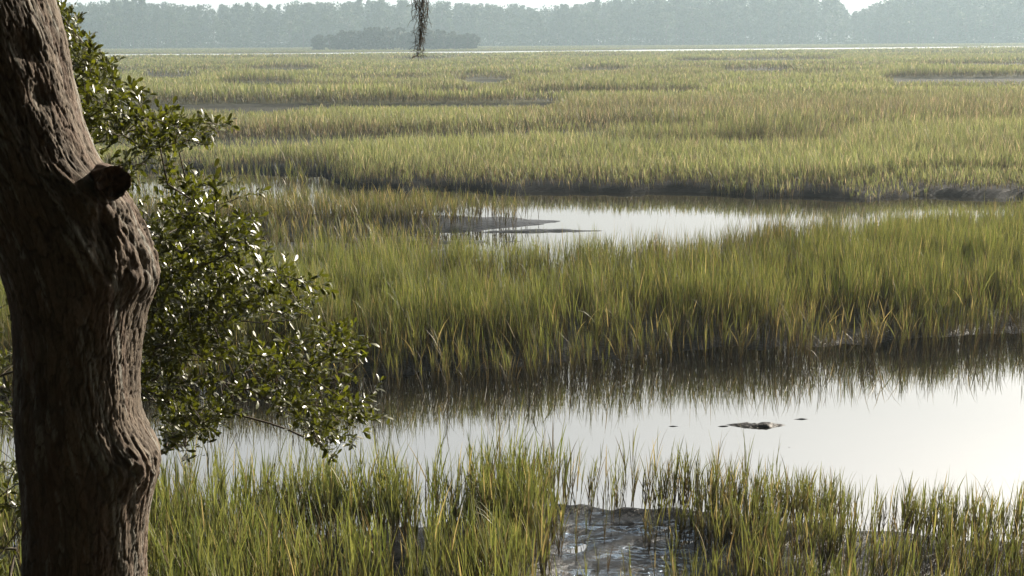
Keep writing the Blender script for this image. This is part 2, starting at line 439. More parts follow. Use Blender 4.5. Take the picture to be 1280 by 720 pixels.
mud2 = sstep(700, 800, px) * sstep(0.5, 0.9, s) * 0.0
den = den * (1 - 0.95 * mudp) * (1 - mud2)
edge = np.exp(-((s - 0.05) / 0.22) ** 2) * (px > 850); den = np.maximum(den, 0.75 * edge * np.clip((cl - 0.3) * 4, 0.15, 1))
k = RNG.random(len(X)) < den
X, Y, right, s, px = X[k], Y[k], right[k], s[k], px[k]
Hh = (0.86 - 0.27 * right) * (0.62 + 0.55 * RNG.random(len(X))) * (0.85 + 0.3 * fbm(X, Y, 6, 2))
Hh = np.where(RNG.random(len(X)) < 0.03, Hh * 1.3, Hh)
gr = np.clip(0.98 - 0.42 * right + 0.7 * (fbm(X * 0.9, Y * 0.9, 2, 2) - 0.5) - 0.2 * (s < 0), 0, 1)
q = right < 0.5
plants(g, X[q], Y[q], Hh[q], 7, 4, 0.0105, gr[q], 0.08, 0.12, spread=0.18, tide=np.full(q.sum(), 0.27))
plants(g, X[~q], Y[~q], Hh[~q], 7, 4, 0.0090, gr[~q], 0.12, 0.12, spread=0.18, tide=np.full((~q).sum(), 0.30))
tag(g.build("marsh_grass", MAT_GRASS), "tall fresh green marsh grass along the muddy near bank", "marsh grass", "marsh grass beds", "stuff")

# --- middle bed
g = Geo()
X, Y = scatter(-15, 17, 17, 33.5, 320)
s1 = Y - S1(X); s2 = S2(X) - Y; s = np.minimum(s1, s2)
den = np.where(s2 < 0.8, np.clip(1 + s / 0.8, 0, 1), np.where(s1 > 0, np.clip(0.16 + s1 / 3.0, 0, 1), np.clip(1 + s1 / 1.0, 0, 1) ** 1.5 * 0.34))
den = den * np.clip((fbm(X * 1.1, Y * 1.1, 9, 3) - 0.22) * 3.5, 0.25, 1)
tuft = fbm(X * 3.1, Y * 3.1, 10, 3); den = den * np.clip((tuft - 0.34) * 5.0, 0.10, 1)
inv = np.abs(X / Y) < 0.48; den = den * inv
den = den * np.where(Y > 20.5, 0.75, 1.0)
k = RNG.random(len(X)) < den
X, Y, s1, s2, tuft = X[k], Y[k], s1[k], s2[k], tuft[k]
pxm = patch_px(X, Y)
Hh = 1.0 * (0.72 + 0.38 * RNG.random(len(X))) * (0.80 + 0.4 * fbm(X * 0.4, Y * 0.4, 6, 2))
Hh = Hh * (1 - 0.27 * np.exp(-(s1 / 0.9) ** 2)) * (0.80 + 0.4 * tuft)
band = fbm(X * 0.25, Y * 0.55, 1, 3)
browntop = sstep(2.6, 0.4, s2) * sstep(700, 850, pxm) * (1 - sstep(1020, 1140, pxm))
gr = np.clip(0.78 + 1.1 * (band - 0.5) - 0.35 * np.exp(-(s1 / 1.2) ** 2) - 0.6 * browntop + 0.1 * sstep(2, 4, s1), 0, 1)
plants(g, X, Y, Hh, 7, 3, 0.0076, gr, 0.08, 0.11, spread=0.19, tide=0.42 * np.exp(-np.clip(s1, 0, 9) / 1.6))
# straw-coloured bent stems along the water's edge
X2, Y2 = scatter(-8, 10, 17.5, 22.5, 9); s = Y2 - S1(X2); k = (s > -0.1) & (s < 1.8); X2, Y2 = X2[k], Y2[k]
plants(g, X2, Y2, 0.75 + 0.3 * RNG.random(len(X2)), 3, 3, 0.013, np.full(len(X2), 0.3), 0.75, 0.7)
tag(g.build("marsh_grass", MAT_GRASS), "broad middle bed of yellow green marsh grass between the two channels", "marsh grass", "marsh grass beds", "stuff")

# --- island and shallows
g = Geo()
X, Y = scatter(-14, 3.0, 24.5, 38.5, 100)
i1 = island_sd(X, Y); i2 = spit_sd(X, Y)
den = np.clip(0.25 + i1 * 1.4, 0, 1) * (i1 > -0.25) + 0.45 * (i2 > 0.25) * np.clip((fbm(X, Y, 9, 2) - 0.35) * 5, 0, 1)
den = den * np.clip((fbm(X * 1.2, Y * 1.2, 3, 3) - 0.25) * 3.5, 0.2, 1)
X, Y = keep(X, Y, den)
Hh = 0.78 * (0.65 + 0.5 * RNG.random(len(X)))
gr = np.clip(0.34 + 0.8 * (fbm(X * 0.5, Y * 0.8, 2, 2) - 0.45), 0, 1)
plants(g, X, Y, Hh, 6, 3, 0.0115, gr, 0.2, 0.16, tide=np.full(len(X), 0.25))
# thin stand rising out of the left back water
X, Y = scatter(-18, -4.5, 36.5, 47.8, 10); X, Y = keep(X, Y, np.clip((fbm(X * 0.6, Y * 0.6, 5, 2) - 0.35) * 2.5, 0, 1))
plants(g, X, Y, 0.62 + 0.45 * RNG.random(len(X)), 5, 3, 0.016, np.full(len(X), 0.7), 0.1, 0.2)
tag(g.build("marsh_grass", MAT_GRASS), "brownish marsh grass on the small island in the back channel", "marsh grass", "marsh grass beds", "stuff")

# --- far marsh, coarser with distance
g = Geo()
def far_band(y0, y1, dens, K, segs, wl, hs=1.0):
    ym = y1
    X, Y = scatter(-0.47 * ym, 0.47 * ym, y0, y1, dens)
    k = np.abs(X) < 0.47 * Y + 2
    X, Y = X[k], Y[k]
    ok = (Y > S3(X) - 0.25 + 1.1 * fbm(X * 0.8, Y * 0.2, 3, 2)) & (creek_mask(X, Y) < 0.5)
    rv = (Y > R0(X) - 4) & (Y < R1(X) + 4)
    X, Y = X[ok & ~rv], Y[ok & ~rv]
    # elongated bare pannes
    gap = panne(X, Y)
    thr = 0.34 + 0.06 * sstep(60, 160, Y)
    pk = np.maximum(np.clip((gap - thr) * 12 + 0.5, 0.08, 1), Y - S3(X) < 4)
    k = RNG.random(len(X)) < pk
    X, Y, gap, thr = X[k], Y[k], gap[k], thr[k]
    sf = Y - S3(X)
    n1 = fbm(X / 30, Y / 12, 1, 4); n2 = fbm(X / 9, Y / 5, 6, 3)
    Hh = hs * (0.80 + 0.30 * RNG.random(len(X))) * (0.72 + 0.55 * n2)
    Hh = Hh * (0.6 + 0.4 * sstep(0.3, 2.2, sf)) * creek_side(X, Y) * (0.62 + 0.76 * fbm(X / 20, Y / 9, 8, 3)) * np.where(gap < thr + 0.03, 0.6, 1)
    Hh = np.where(R0(X) - Y < 60, Hh * np.clip((R0(X) - Y) / 60, 0.35, 1), Hh)
    px = patch_px(X, Y)
    brown = np.exp(-((Y - (74 + 8 * (n1 - 0.5))) / 11) ** 2) * sstep(520, 760, px) + 0.6 * np.exp(-((Y - 64) / 5) ** 2) * (1 - sstep(300, 700, px))
    brown = brown + 0.5 * np.exp(-((Y - 120) / 9) ** 2) * sstep(300, 420, px) * (1 - sstep(800, 1000, px))
    gr = np.clip(0.72 + 1.5 * (n1 - 0.5) + 0.7 * (n2 - 0.5) - 1.15 * brown + 0.25 * np.exp(-((sf - 5) / 4) ** 2), 0, 1)
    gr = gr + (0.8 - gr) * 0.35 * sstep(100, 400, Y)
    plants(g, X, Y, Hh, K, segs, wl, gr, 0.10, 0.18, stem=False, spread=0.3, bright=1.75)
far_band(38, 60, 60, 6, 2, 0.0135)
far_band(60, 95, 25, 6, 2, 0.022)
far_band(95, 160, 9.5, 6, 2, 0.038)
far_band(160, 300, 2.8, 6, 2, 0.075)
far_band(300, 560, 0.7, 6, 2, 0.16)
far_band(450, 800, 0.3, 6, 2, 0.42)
tag(g.build("marsh_grass", MAT_FARGRASS), "wide sunlit plain of marsh grass reaching to the far treeline", "marsh grass", "marsh grass beds", "stuff")
print("grass", round(time.time() - t0, 1))

# --- rough grass and leaf litter on the bank below the tree
g = Geo()
X, Y = scatter(-7, 7, 1.5, 10.5, 60)
X, Y = keep(X, Y, np.clip((fbm(X, Y, 4, 3) - 0.3) * 3, 0.1, 1))
plants(g, X, Y, 0.14 + 0.16 * RNG.random(len(X)), 5, 3, 0.006, np.full(len(X), 0.6), 0.25, 0.4, stem=False, spread=0.6)
tag(g.build("bank_grass", MAT_GRASS), "short rough grass on the bank below the oak", "grass", None, "stuff")

# ------------------------------------------------------------------ mud bars in the near channel
def mud_bar(cx, cy, lx, ly, h, seed, label):
    rng = np.random.default_rng(seed)
    nr, na = 14, 56
    th = np.linspace(0, 2 * math.pi, na, endpoint=False)
    out = 0.55 + 0.9 * fbm(np.cos(th) * 1.6 + seed, np.sin(th) * 1.6, seed, 4)
    V = [[0, 0, h * 0.9]]
    for r in range(1, nr + 1):
        f = r / nr
        xx = np.cos(th) * out * lx * f; yy = np.sin(th) * out * ly * f
        zz = h * (1 - f ** 2.2) * (0.35 + 1.3 * fbm(xx * 9 + seed, yy * 14, seed + 2, 3)) - 0.03 * f
        V += list(np.stack([xx, yy, zz], -1))
    V = np.array(V)
    Q = []; T3 = [[0, 1 + k, 1 + (k + 1) % na] for k in range(na)]
    for r in range(nr - 1):
        for k in range(na):
            a = 1 + r * na + k; b = 1 + r * na + (k + 1) % na
            Q.append([a, a + na, b + na, b])
    col = np.tile(np.array([0.022, 0.022, 0.022]), (len(V), 1)) * (0.7 + 0.6 * rng.random((len(V), 1)))
    o = mesh_np("mud_bar", V, Q, MAT_GROUND, col, {"wet": np.full(len(V), 0.75)}, smooth=True, T3=T3)
    o.location = (cx, cy, -0.004)
    tag(o, label, "mud bar", "mud bars in the near channel")
    return o
p = ground_at(943, 532); mud_bar(p[0], p[1], 0.46, 0.16, 0.042, 3, "largest dark mud bar breaking the bright water of the near channel")
p = ground_at(1002, 524); mud_bar(p[0], p[1], 0.24, 0.04, 0.018, 5, "thin dark mud strip off the upper right tip of the largest mud bar")
p = ground_at(905, 533); mud_bar(p[0], p[1], 0.26, 0.03, 0.014, 6, "narrow low mud sliver touching the left tip of the largest mud bar")
p = ground_at(840, 533); mud_bar(p[0], p[1], 0.2, 0.025, 0.012, 8, "small faint mud streak lying apart among grass reflections left of the other bars")

# ------------------------------------------------------------------ live oak in front
TY = 5.2
OUT = [(-420, -260, -40), (-250, -205, 5), (-100, -150, 45), (0, -112, 68), (50, -92, 84), (100, -76, 92), (150, -60, 104), (200, -43, 124), (250, -24, 168), (290, -9, 183), (320, 2, 193), (345, 11, 198),
       (365, 17, 192), (385, 21, 184), (420, 25, 178), (470, 26, 172), (515, 24, 172), (540, 25, 184), (565, 27, 198), (585, 30, 200), (605, 32, 193), (640, 35, 185), (680, 35, 181), (720, 34, 181), (770, 28, 186), (850, 5, 200), (930, -30, 228)]
oz = np.array([at(60, r[0], TY)[2] for r in OUT])[::-1]
ol = np.array([at(r[1], r[0], TY)[0] for r in OUT])[::-1]
orr = np.array([at(r[2], r[0], TY)[0] for r in OUT])[::-1]
def smooth_interp(z, xp, fp, k=0.02):
    return (np.interp(z - k, xp, fp) + np.interp(z, xp, fp) + np.interp(z + k, xp, fp)) / 3
nz, nth = 820, 380
zt = np.linspace(oz[0], oz[-1], nz); th = np.linspace(0, 2 * math.pi, nth, endpoint=False)
TH, ZT = np.meshgrid(th, zt)
XL = smooth_interp(zt, oz, ol); XR = smooth_interp(zt, oz, orr)
ker = np.ones(121) / 121
mid = np.convolve(np.pad((XL + XR) / 2, 60, mode="edge"), ker, "valid")
rr_ = np.convolve(np.pad((XR - XL) / 2, 60, mode="edge"), ker, "valid")
c, s_ = np.cos(TH), np.sin(TH)
hx = np.where(c > 0, (XR - mid)[:, None], (mid - XL)[:, None])
bx, by = c * hx, s_ * (rr_[:, None] * 1.03)
# slow lumps
cu = np.cos(TH) * 1.3; su = np.sin(TH) * 1.3
lump = (fbm(cu * 1.4 + 20 + ZT * 1.2, su * 1.4 + 9 + ZT * 0.8, 3, 3) - 0.5) * 0.07
def bump_at(px, py, tdeg, rad, h):
    zc = at(px, py, TY)[2]
    dth = (TH - R(tdeg) + math.pi) % (2 * math.pi) - math.pi
    dd = np.sqrt((dth * 0.23) ** 2 + (ZT - zc) ** 2) / rad
    return h * np.exp(-dd ** 2)
burl = bump_at(180, 570, -42, 0.055, 0.035) - bump_at(180, 572, -40, 0.018, 0.03) + bump_at(150, 300, -35, 0.10, 0.03) + bump_at(180, 350, -25, 0.06, 0.02) - bump_at(90, 60, -50, 0.05, 0.03) - bump_at(96, 120, -45, 0.04, 0.03) + bump_at(130, 234, -46, 0.085, 0.062) - bump_at(128, 275, -50, 0.05, 0.02)
burl += (bump_at(180, 570, -30, 0.12, 1) + bump_at(150, 290, -30, 0.22, 0.9)) * (fbm(TH * 9, ZT * 14, 6, 4) - 0.5) * 0.05
# bark plates: two sizes of stretched cells
def cells(ncell, lv, wu_, wz, o):
    wu = TH / (2 * math.pi) * ncell + wu_; wv_ = ZT / lv + wz
    iu = np.floor(wu).astype(int); iv = np.floor(wv_).astype(int)
    f1 = np.full(wu.shape, 9.0); f2 = np.full(wu.shape, 9.0); cid = np.zeros(wu.shape)
    for du in (-1, 0, 1):
        for dv in (-1, 0, 1):
            a, b = (iu + du) % ncell, (iv + dv)
            jx = _T[o][a & 255, b & 255]; jy = _T[o + 1][a & 255, b & 255]
            dx = iu + du + jx - wu; dy = (iv + dv + jy - wv_)
            dist = np.sqrt(dx * dx + dy * dy)
            new = dist < f1
            f2 = np.where(new, f1, np.minimum(f2, dist)); cid = np.where(new, _T[o + 2][a & 255, b & 255], cid); f1 = np.where(new, dist, f1)
    return f2 - f1, cid
wob = fbm(cu * 9 + 3 + ZT * 7, su * 9 + ZT * 9, 4, 3) - 0.5
e1, cid = cells(60, 0.125, 1.1 * wob, 2.0 * (fbm(cu * 4 + ZT * 2, su * 4 + ZT * 4, 1, 3) - 0.5), 0)
e2, cid2 = cells(150, 0.042, 1.6 * wob, 1.5 * wob, 4)
crack = 1 - sstep(0.0, 0.20, e1 + 0.10 * (fbm(cu * 30 + ZT * 20, su * 30 + ZT * 14, 3, 3) - 0.5))
crack2 = 1 - sstep(0.0, 0.22, e2)
plate = 1 - np.maximum(crack, 0.45 * crack2)
fine = fbm(cu * 34 + ZT * 26, su * 34 + ZT * 22, 5, 4) - 0.5
disp = -0.0060 * crack - 0.0022 * crack2 + (cid - 0.5) * 0.0020 + (cid2 - 0.5) * 0.0020 + fine * 0.006 + lump * 0.6 + burl
rl = np.sqrt(c ** 2 + s_ ** 2)
Vt = np.stack([mid[:, None] + bx + c * disp, TY + by + s_ * disp, ZT], -1).reshape(-1, 3)
i = np.arange(nz - 1)[:, None] * nth; j = np.arange(nth)[None, :]; kk = (j + 1) % nth
Qt = np.stack([i + j, i + kk, i + nth + kk, i + nth + j], -1).reshape(-1, 4)
tone = fbm(cu * 2 + 5, ZT * 2.2 + su * 2, 8, 4)[..., None]
bc = np.array([0.088, 0.070, 0.052]) * (0.7 + 0.6 * cid[..., None]) * (0.75 + 0.5 * tone)
bc = bc * (0.35 + 0.65 * plate[..., None]) + np.array([0.016, 0.011, 0.008]) * (1 - plate[..., None])
lich = sstep(0.58, 0.68, fbm(cu * 7 + ZT * 5, su * 7 + ZT * 6, 2, 4))[..., None] * plate[..., None]
bc = bc * (1 - 0.55 * lich) + np.array([0.235, 0.24, 0.215]) * 0.55 * lich
redd = sstep(0.55, 0.7, fbm(cu * 3 + 31, ZT * 4 + su * 3, 5, 3))[..., None]
bc = bc * (1 - 0.3 * redd) + np.array([0.11, 0.068, 0.048]) * 0.3 * redd
base = at(107, 800, TY)
oak = empty("live_oak", (float(base[0]), TY, float(terrain_h(base[0], TY))))
tag(oak, "rough barked old oak trunk with a sawn stub and a burl at the near bank", "tree")
trunk = parent_keep(mesh_np("trunk", Vt, Qt, MAT_BARK, bc.reshape(-1, 3), smooth=True), oak)

# sawn stub
sa = at(128, 232, TY - 0.05); sb = at(143, 227, TY - 0.215)
ax = sb - sa; Ls = np.linalg.norm(ax); ax /= Ls
n_, m_ = 26, 64
u_ = np.cross(ax, [0, 0, 1.0]); u_ /= np.linalg.norm(u_); w_ = np.cross(u_, ax)
tt = np.linspace(-0.5, 1, n_); ph = np.linspace(0, 2 * math.pi, m_, endpoint=False)
Vs = []; Cs = []
for t in tt:
    ragged = 0.022 * (fbm(ph * 3, ph * 0 + 2, 4, 3) - 0.5) * 2
    rad = (0.078 - 0.020 * sstep(-0.2, 0.8, t)) * (1 + 0.34 * (fbm(np.cos(ph) * 2.2 + t * 2, np.sin(ph) * 3, 5, 3) - 0.5) + 0.09 * (vnoise(ph * 30 / 6.283, ph * 0 + t * 1.5, 3) - 0.5))
    Vs.append(sa + ax * (t * Ls) + ax * (ragged * (t > 0.9))[:, None] + (np.cos(ph) * rad)[:, None] * u_ + (np.sin(ph) * rad)[:, None] * w_)
    Cs.append(np.tile([0.10, 0.072, 0.056], (m_, 1)) * (0.6 + 0.8 * vnoise(ph * 30 / 6.283, ph * 0 + t * 1.5, 3))[:, None])
for f in (0.86, 0.7, 0.5, 0.3, 0.1, 0.01):
    dep = -0.020 * (1 - f) - 0.05 * fbm(np.cos(ph) * 5 * f, np.sin(ph) * 4 * f, 7, 3)
    rad = 0.056 * f * (1 + 0.3 * (fbm(np.cos(ph) * 2.2 + 2, np.sin(ph) * 3, 5, 3) - 0.5))
    Vs.append(sa + ax * Ls + ax * dep[:, None] + (np.cos(ph) * rad)[:, None] * u_ + (np.sin(ph) * rad)[:, None] * w_)
    Cs.append(np.tile([0.085, 0.052, 0.034], (m_, 1)) * (0.45 + 0.9 * vnoise(ph * 2, ph * 0 + f * 14, 2))[:, None])
ns = len(Vs)
i = np.arange(ns - 1)[:, None] * m_; j = np.arange(m_)[None, :]; kk = (j + 1) % m_
Qs = np.stack([i + j, i + kk, i + m_ + kk, i + m_ + j], -1).reshape(-1, 4)
stub = mesh_np("branch_stub", np.concatenate(Vs), Qs, MAT_BARK, np.concatenate(Cs), smooth=True)
stub.parent = trunk; stub["label"] = "dark sawn stub of a lost branch"

# ------------------------------------------------------------------ leaves
def leaves(geo, P, D, L, Wd, rng, c0, c1, coarse=False):
    """obovate folded leaves: P base, D direction"""
    N = len(P)
    D = D / (np.linalg.norm(D, axis=1)[:, None] + 1e-9)
    up = rng.normal(0, 0.55, (N, 3)); up[:, 2] += 1.0
    S = np.cross(D, up); S /= np.linalg.norm(S, axis=1)[:, None] + 1e-9
    Nn = np.cross(S, D)
    ts = np.array([0, 0.28, 0.62, 0.88, 1.0]); ws = np.array([0.10, 0.62, 1.0, 0.62, 0.05])
    if coarse: ts = np.array([0, 0.6, 1.0]); ws = np.array([0.2, 1.0, 0.1])
    bend = rng.normal(0.12, 0.18, N); fold = 0.10 + 0.25 * rng.random(N)
    rows = []
    for t, w in zip(ts, ws):
        c = P + D * (L * t)[:, None] - Nn * (bend * L * t * t)[:, None]
        off = S * (Wd * 0.5 * w)[:, None]; lift = Nn * (fold * Wd * 0.5 * w)[:, None]
        rows += [c - off + lift, c, c + off + lift]
    V = np.stack(rows, 1).reshape(-1, 3); m = 3 * len(ts)
    b = (np.arange(N) * m)[:, None, None] + (np.arange(len(ts) - 1) * 3)[None, :, None] + np.arange(2)[None, None, :]
    Q = np.stack([b, b + 1, b + 4, b + 3], -1).reshape(-1, 4)
    k = rng.random((N, 1)); col = (c0 * (1 - k) + c1 * k) * (0.75 + 0.5 * rng.random((N, 1)))
    geo.add(V, Q, np.repeat(col, m, axis=0))

class Skeleton:
    """branch graph grown by joining each target to the nearest branch"""
    def __init__(s): s.P = []; s.par = []; s.dep = []; s.tip = []
    def node(s, p, par):
        s.P.append(np.array(p, float)); s.par.append(par); s.dep.append(0 if par < 0 else s.dep[par] + np.linalg.norm(s.P[-1] - s.P[par]))
        return len(s.P) - 1
    def path(s, pts, par=-1, step=0.12, jit=0.012, rng=RNG):
        cur = par; prev = s.P[par] if par >= 0 else None
        for p in pts:
            p = np.array(p, float)
            if prev is None: cur = s.node(p, -1); prev = p; continue
            d = np.linalg.norm(p - prev); n = max(1, int(d / step))
            for q in range(1, n + 1):
                f = q / n
                cur = s.node(prev + (p - prev) * f + rng.normal(0, jit, 3) * (f < 1), cur)
            prev = p
        return cur
    def near(s, p):
        return int(np.argmin(np.linalg.norm(np.array(s.P) - p, axis=1)))
    def grow(s, targets, rng, step=0.09, sag=0.05, bias=0.25):
        P0 = s.P[0]; order = np.argsort(np.linalg.norm(targets - P0, axis=1))
        for t in targets[order]:
            A = np.array(s.P); dv = t - A; dl = np.linalg.norm(dv, axis=1)
            cost = dl + bias * np.array(s.dep) * 0.35 + np.where(dv[:, 2] < -0.05, 0.1, 0)
            k = int(np.argmin(cost)); d = dl[k]
            n = max(1, int(d / step)); cur = k
            bow = np.array([0, 0, 1.0]) * sag * d + rng.normal(0, 0.05 * d, 3)
            for q in range(1, n + 1):
                f = q / n
                cur = s.node(A[k] + (t - A[k]) * f + bow * math.sin(math.pi * f), cur)
            s.tip.append(cur)
    def radii(s, tip_r=0.0016, power=2.3, cap=0.06):
        n = len(s.P); acc = np.zeros(n); kids = [0] * n
        for q in range(n - 1, -1, -1):
            if acc[q] == 0: acc[q] = tip_r ** power
            if s.par[q] >= 0: acc[s.par[q]] += acc[q]
        return np.minimum(acc ** (1 / power), cap)
    def mesh(s, geo, rad, col, min_sides=4):
        n = len(s.P); done = np.zeros(n, bool); kids = [[] for _ in range(n)]
        for q in range(n):
            if s.par[q] >= 0: kids[s.par[q]].append(q)
        heads = [0]
        while heads:
            h = heads.pop(); chain = [h] if s.par[h] < 0 else [s.par[h], h]
            cur = h
            while kids[cur]:
                ks = sorted(kids[cur], key=lambda q: -rad[q]); heads += ks[1:]; cur = ks[0]; chain.append(cur)
            if len(chain) < 2: continue
            r = rad[chain].copy()
            if len(chain) > 1 and s.par[h] >= 0: r[0] = r[1]
            geo.add(*tube(np.array([s.P[q] for q in chain]), r, 5 if r.max() < 0.01 else 9, col, 0.12))

def in_poly(px, py, poly):
    inside = np.zeros(len(px), bool); n = len(poly)
    for a in range(n):
        x1, y1 = poly[a]; x2, y2 = poly[(a + 1) % n]
        c = ((y1 > py) != (y2 > py)) & (px < (x2 - x1) * (py - y1) / (y2 - y1 + 1e-9) + x1)
        inside ^= c
    return inside

rng = np.random.default_rng(21)
POLY = [(60, -90), (78, -5), (92, 30), (112, 62), (142, 80), (158, 118), (176, 108), (180, 140), (215, 140), (270, 150), (288, 160), (262, 172), (238, 198), (200, 205), (232, 226), (300, 226), (318, 242), (282, 262), (325, 275), (310, 300), (345, 340), (400, 352), (395, 395),
        (442, 420), (450, 455), (470, 492), (462, 525), (440, 560), (405, 565), (380, 535), (345, 510), (300, 505), (262, 535), (235, 560), (205, 562), (180, 520), (150, 470), (110, 400), (70, 250), (30, 60), (20, -90)]
POLY_L = [(-160, 300), (10, 318), (35, 380), (40, 480), (40, 560), (45, 640), (30, 700), (-20, 760), (-200, 700), (-260, 500)]
ypos = 6.75
g_root = at(128, 600, ypos); gx, gy = g_root[0], ypos
sk = Skeleton()
gz = float(terrain_h(gx, gy)) - 0.05
tp = sk.path([(gx, gy, gz), at(130, 560, ypos), at(118, 440, ypos), at(128, 320, ypos - 0.05), at(95, 160, ypos - 0.1), at(80, 20, ypos - 0.1), at(66, -70, ypos - 0.1)], rng=rng)
def limb(pts):
    pts = [np.array(p) for p in pts]; sk.path(pts, sk.near(pts[0]), rng=rng)
limb([at(118, 430, ypos), at(190, 402, 6.6), at(255, 432, 6.5), at(330, 446, 6.4), at(400, 480, 6.35), at(440, 505, 6.3)])
limb([at(120, 410, ypos), at(200, 396, 6.9), at(290, 400, 7.0), at(370, 400, 7.0)])
limb([at(126, 330, ypos), at(200, 300, 6.6), at(260, 270, 6.5), at(300, 245, 6.4)])
limb([at(100, 190, ypos), at(160, 165, 6.5), at(220, 150, 6.4)])
limb([at(118, 470, ypos), at(180, 470, 6.6), at(230, 500, 6.5)])
limb([at(118, 470, ypos), at(60, 450, 6.9), at(0, 470, 6.8), at(-90, 480, 6.7)])
limb([at(130, 560, ypos), at(60, 580, 6.9), at(0, 620, 6.8), at(-80, 640, 6.7)])
tg = []
n = 8600
pxs = rng.random(n) * 460 + 20; pys = rng.random(n) * 670 - 95
ok = in_poly(pxs, pys, POLY); pxs, pys = pxs[ok], pys[ok]
# clumpy density, thin upper sprigs
cl = fbm(pxs / 62, pys / 52, 3, 3)
cl = np.where((pys < 170) & (pxs < 175), np.maximum(cl, 0.50), cl)
pk = np.clip((cl - 0.30) * 4.2, 0.06, 1) * np.where(pys < 330, 0.72, 0.80)
hole = (np.abs(pxs - 270) < 55) & (np.abs(pys - 480) < 28); pk = np.where(hole, pk * 0.25, pk)
ok = rng.random(len(pxs)) < pk
for a, b in zip(pxs[ok], pys[ok]): tg.append(at(a, b, 5.95 + 1.3 * rng.random()))
pl = rng.random(900) * 310 - 260; ql = rng.random(900) * 470 + 295
ok = in_poly(pl, ql, POLY_L) & (rng.random(900) < 0.5)
for a, b in zip(pl[ok], ql[ok]): tg.append(at(a, b, 6.3 + 1.1 * rng.random()))
tg = np.array(tg); print("twig targets", len(tg))
sk.grow(tg, rng)
rad = sk.radii()
gb = Geo(); sk.mesh(gb, rad, (0.085, 0.072, 0.058))
shrub = empty("young_oak", (float(gx), float(gy), gz + 0.05))
tag(shrub, "bushy young oak with glossy dark leaves standing behind the old trunk", "tree")
parent_keep(gb.build("trunk", MAT_TWIG, smooth=True), shrub)
gl = Geo(); LP, LD = [], []
for tip in sk.tip:
    # leaves along the last part of the twig
    chain = [tip]
    while len(chain) < 4 and sk.par[chain[-1]] >= 0: chain.append(sk.par[chain[-1]])
    pts = np.array([sk.P[q] for q in chain])
    d0 = pts[0] - pts[1] if len(pts) > 1 else np.array([0, 0, 1.0]); d0 = d0 / (np.linalg.norm(d0) + 1e-9)
    d0 = d0 + rng.normal(0, 0.3, 3) + np.array([0.12, -0.05, 0.25]); d0 /= np.linalg.norm(d0)
    ext = 0.05 + 0.05 * rng.random(); n = rng.integers(15, 24)
    f = rng.random(n)
    seg = np.where(f[:, None] < 0.55, pts[0] + d0 * (f / 0.55 * ext)[:, None], pts[0] + (pts[min(2, len(pts) - 1)] - pts[0]) * ((f - 0.55) / 0.45)[:, None])
    LP.append(seg); dd = d0 * 0.9 + rng.normal(0, 0.62, (n, 3)); LD.append(dd)
LP = np.concatenate(LP); LD = np.concatenate(LD)
Ln = 0.020 + 0.030 * rng.random(len(LP))
leaves(gl, LP, LD, Ln, Ln * (0.34 + 0.14 * rng.random(len(LP))), rng, np.array([0.040, 0.048, 0.012]), np.array([0.088, 0.096, 0.024]))
parent_keep(gl.build("crown", MAT_OAKLEAF), shrub)
print("leaves", len(LP), round(time.time() - t0, 1))

# ------------------------------------------------------------------ the old oak's limbs and crown above the frame
SUN_AZ, SUN_EL = R(47), R(25)     # azimuth clockwise from +Y
sun_dir = np.array([math.sin(SUN_AZ) * math.cos(SUN_EL), math.cos(SUN_AZ) * math.cos(SUN_EL), math.sin(SUN_EL)])
rng = np.random.default_rng(5)
top = np.array([mid[-1], TY, oz[-1]])
ob_ = Skeleton()
ob_.path([top - [0, 0, 0.35], top, top + [-0.25, 0, 0.7], top + [-0.5, -0.2, 1.6], top + [-0.6, -0.3, 2.6]], step=0.25, jit=0.02, rng=rng)
def olimb(pts):
    pts = [np.array(p, float) for p in pts]; ob_.path(pts, ob_.near(pts[0]), step=0.25, jit=0.03, rng=rng)
olimb([top, (top[0] + 0.6, 5.3, 5.75), (-0.3, 5.5, 6.05), (0.9, 5.9, 6.3), (2.4, 6.5, 6.6), (3.8, 7.0, 6.8)])
olimb([top + [-0.2, 0, 0.5], top + [0.5, -1.2, 1.3], top + [1.6, -2.6, 1.9], top + [3.0, -3.8, 2.3]])
olimb([top + [-0.2, 0, 0.6], top + [-1.5, -0.7, 1.2], top + [-3.0, -1.4, 1.7], top + [-4.4, -2, 1.9]])
olimb([top + [-0.4, -0.1, 1.2], top + [-0.8, 1.2, 1.9], top + [-1.2, 2.8, 2.6]])
olimb([top + [-0.2, 0, 0.6], top + [-0.2, -2.5, 1.8], top + [0.2, -5.5, 2.0], top + [0.6, -9.0, 0.8]])
olimb([top + [-0.2, 0, 0.6], top + [-2.2, -2.5, 1.6], top + [-4.6, -5.0, 1.2]])
olimb([top + [-0.4, -0.1, 1.4], top + [0.8, 0.7, 2.4], top + [2.0, 1.6, 3.1]])
ct = []
while len(ct) < 800:
    p = np.array([rng.uniform(-7.5, 5.0), rng.uniform(-4.5, 9.0), rng.uniform(5.5, 10.2)])
    q = (p - np.array([-1.3, 2.4, 7.3])) / np.array([6.2, 6.4, 2.9])
    if (q ** 2).sum() > 1 + 0.3 * rng.normal(): continue
    if p[2] < 4.5 + 0.048 * p[1] + 0.75: continue
    ct.append(p)
for q in range(420):      # unseen low boughs added behind the viewpoint and to the left, shading the trunk
    a = rng.uniform(math.pi * 0.93, math.pi * 1.82); rr0 = rng.uniform(5.2, 7.6)
    ct.append(np.array([-0.8 + rr0 * math.cos(a), 0.6 + rr0 * math.sin(a), rng.uniform(2.6, 7.5)]))
ct = np.array(ct)
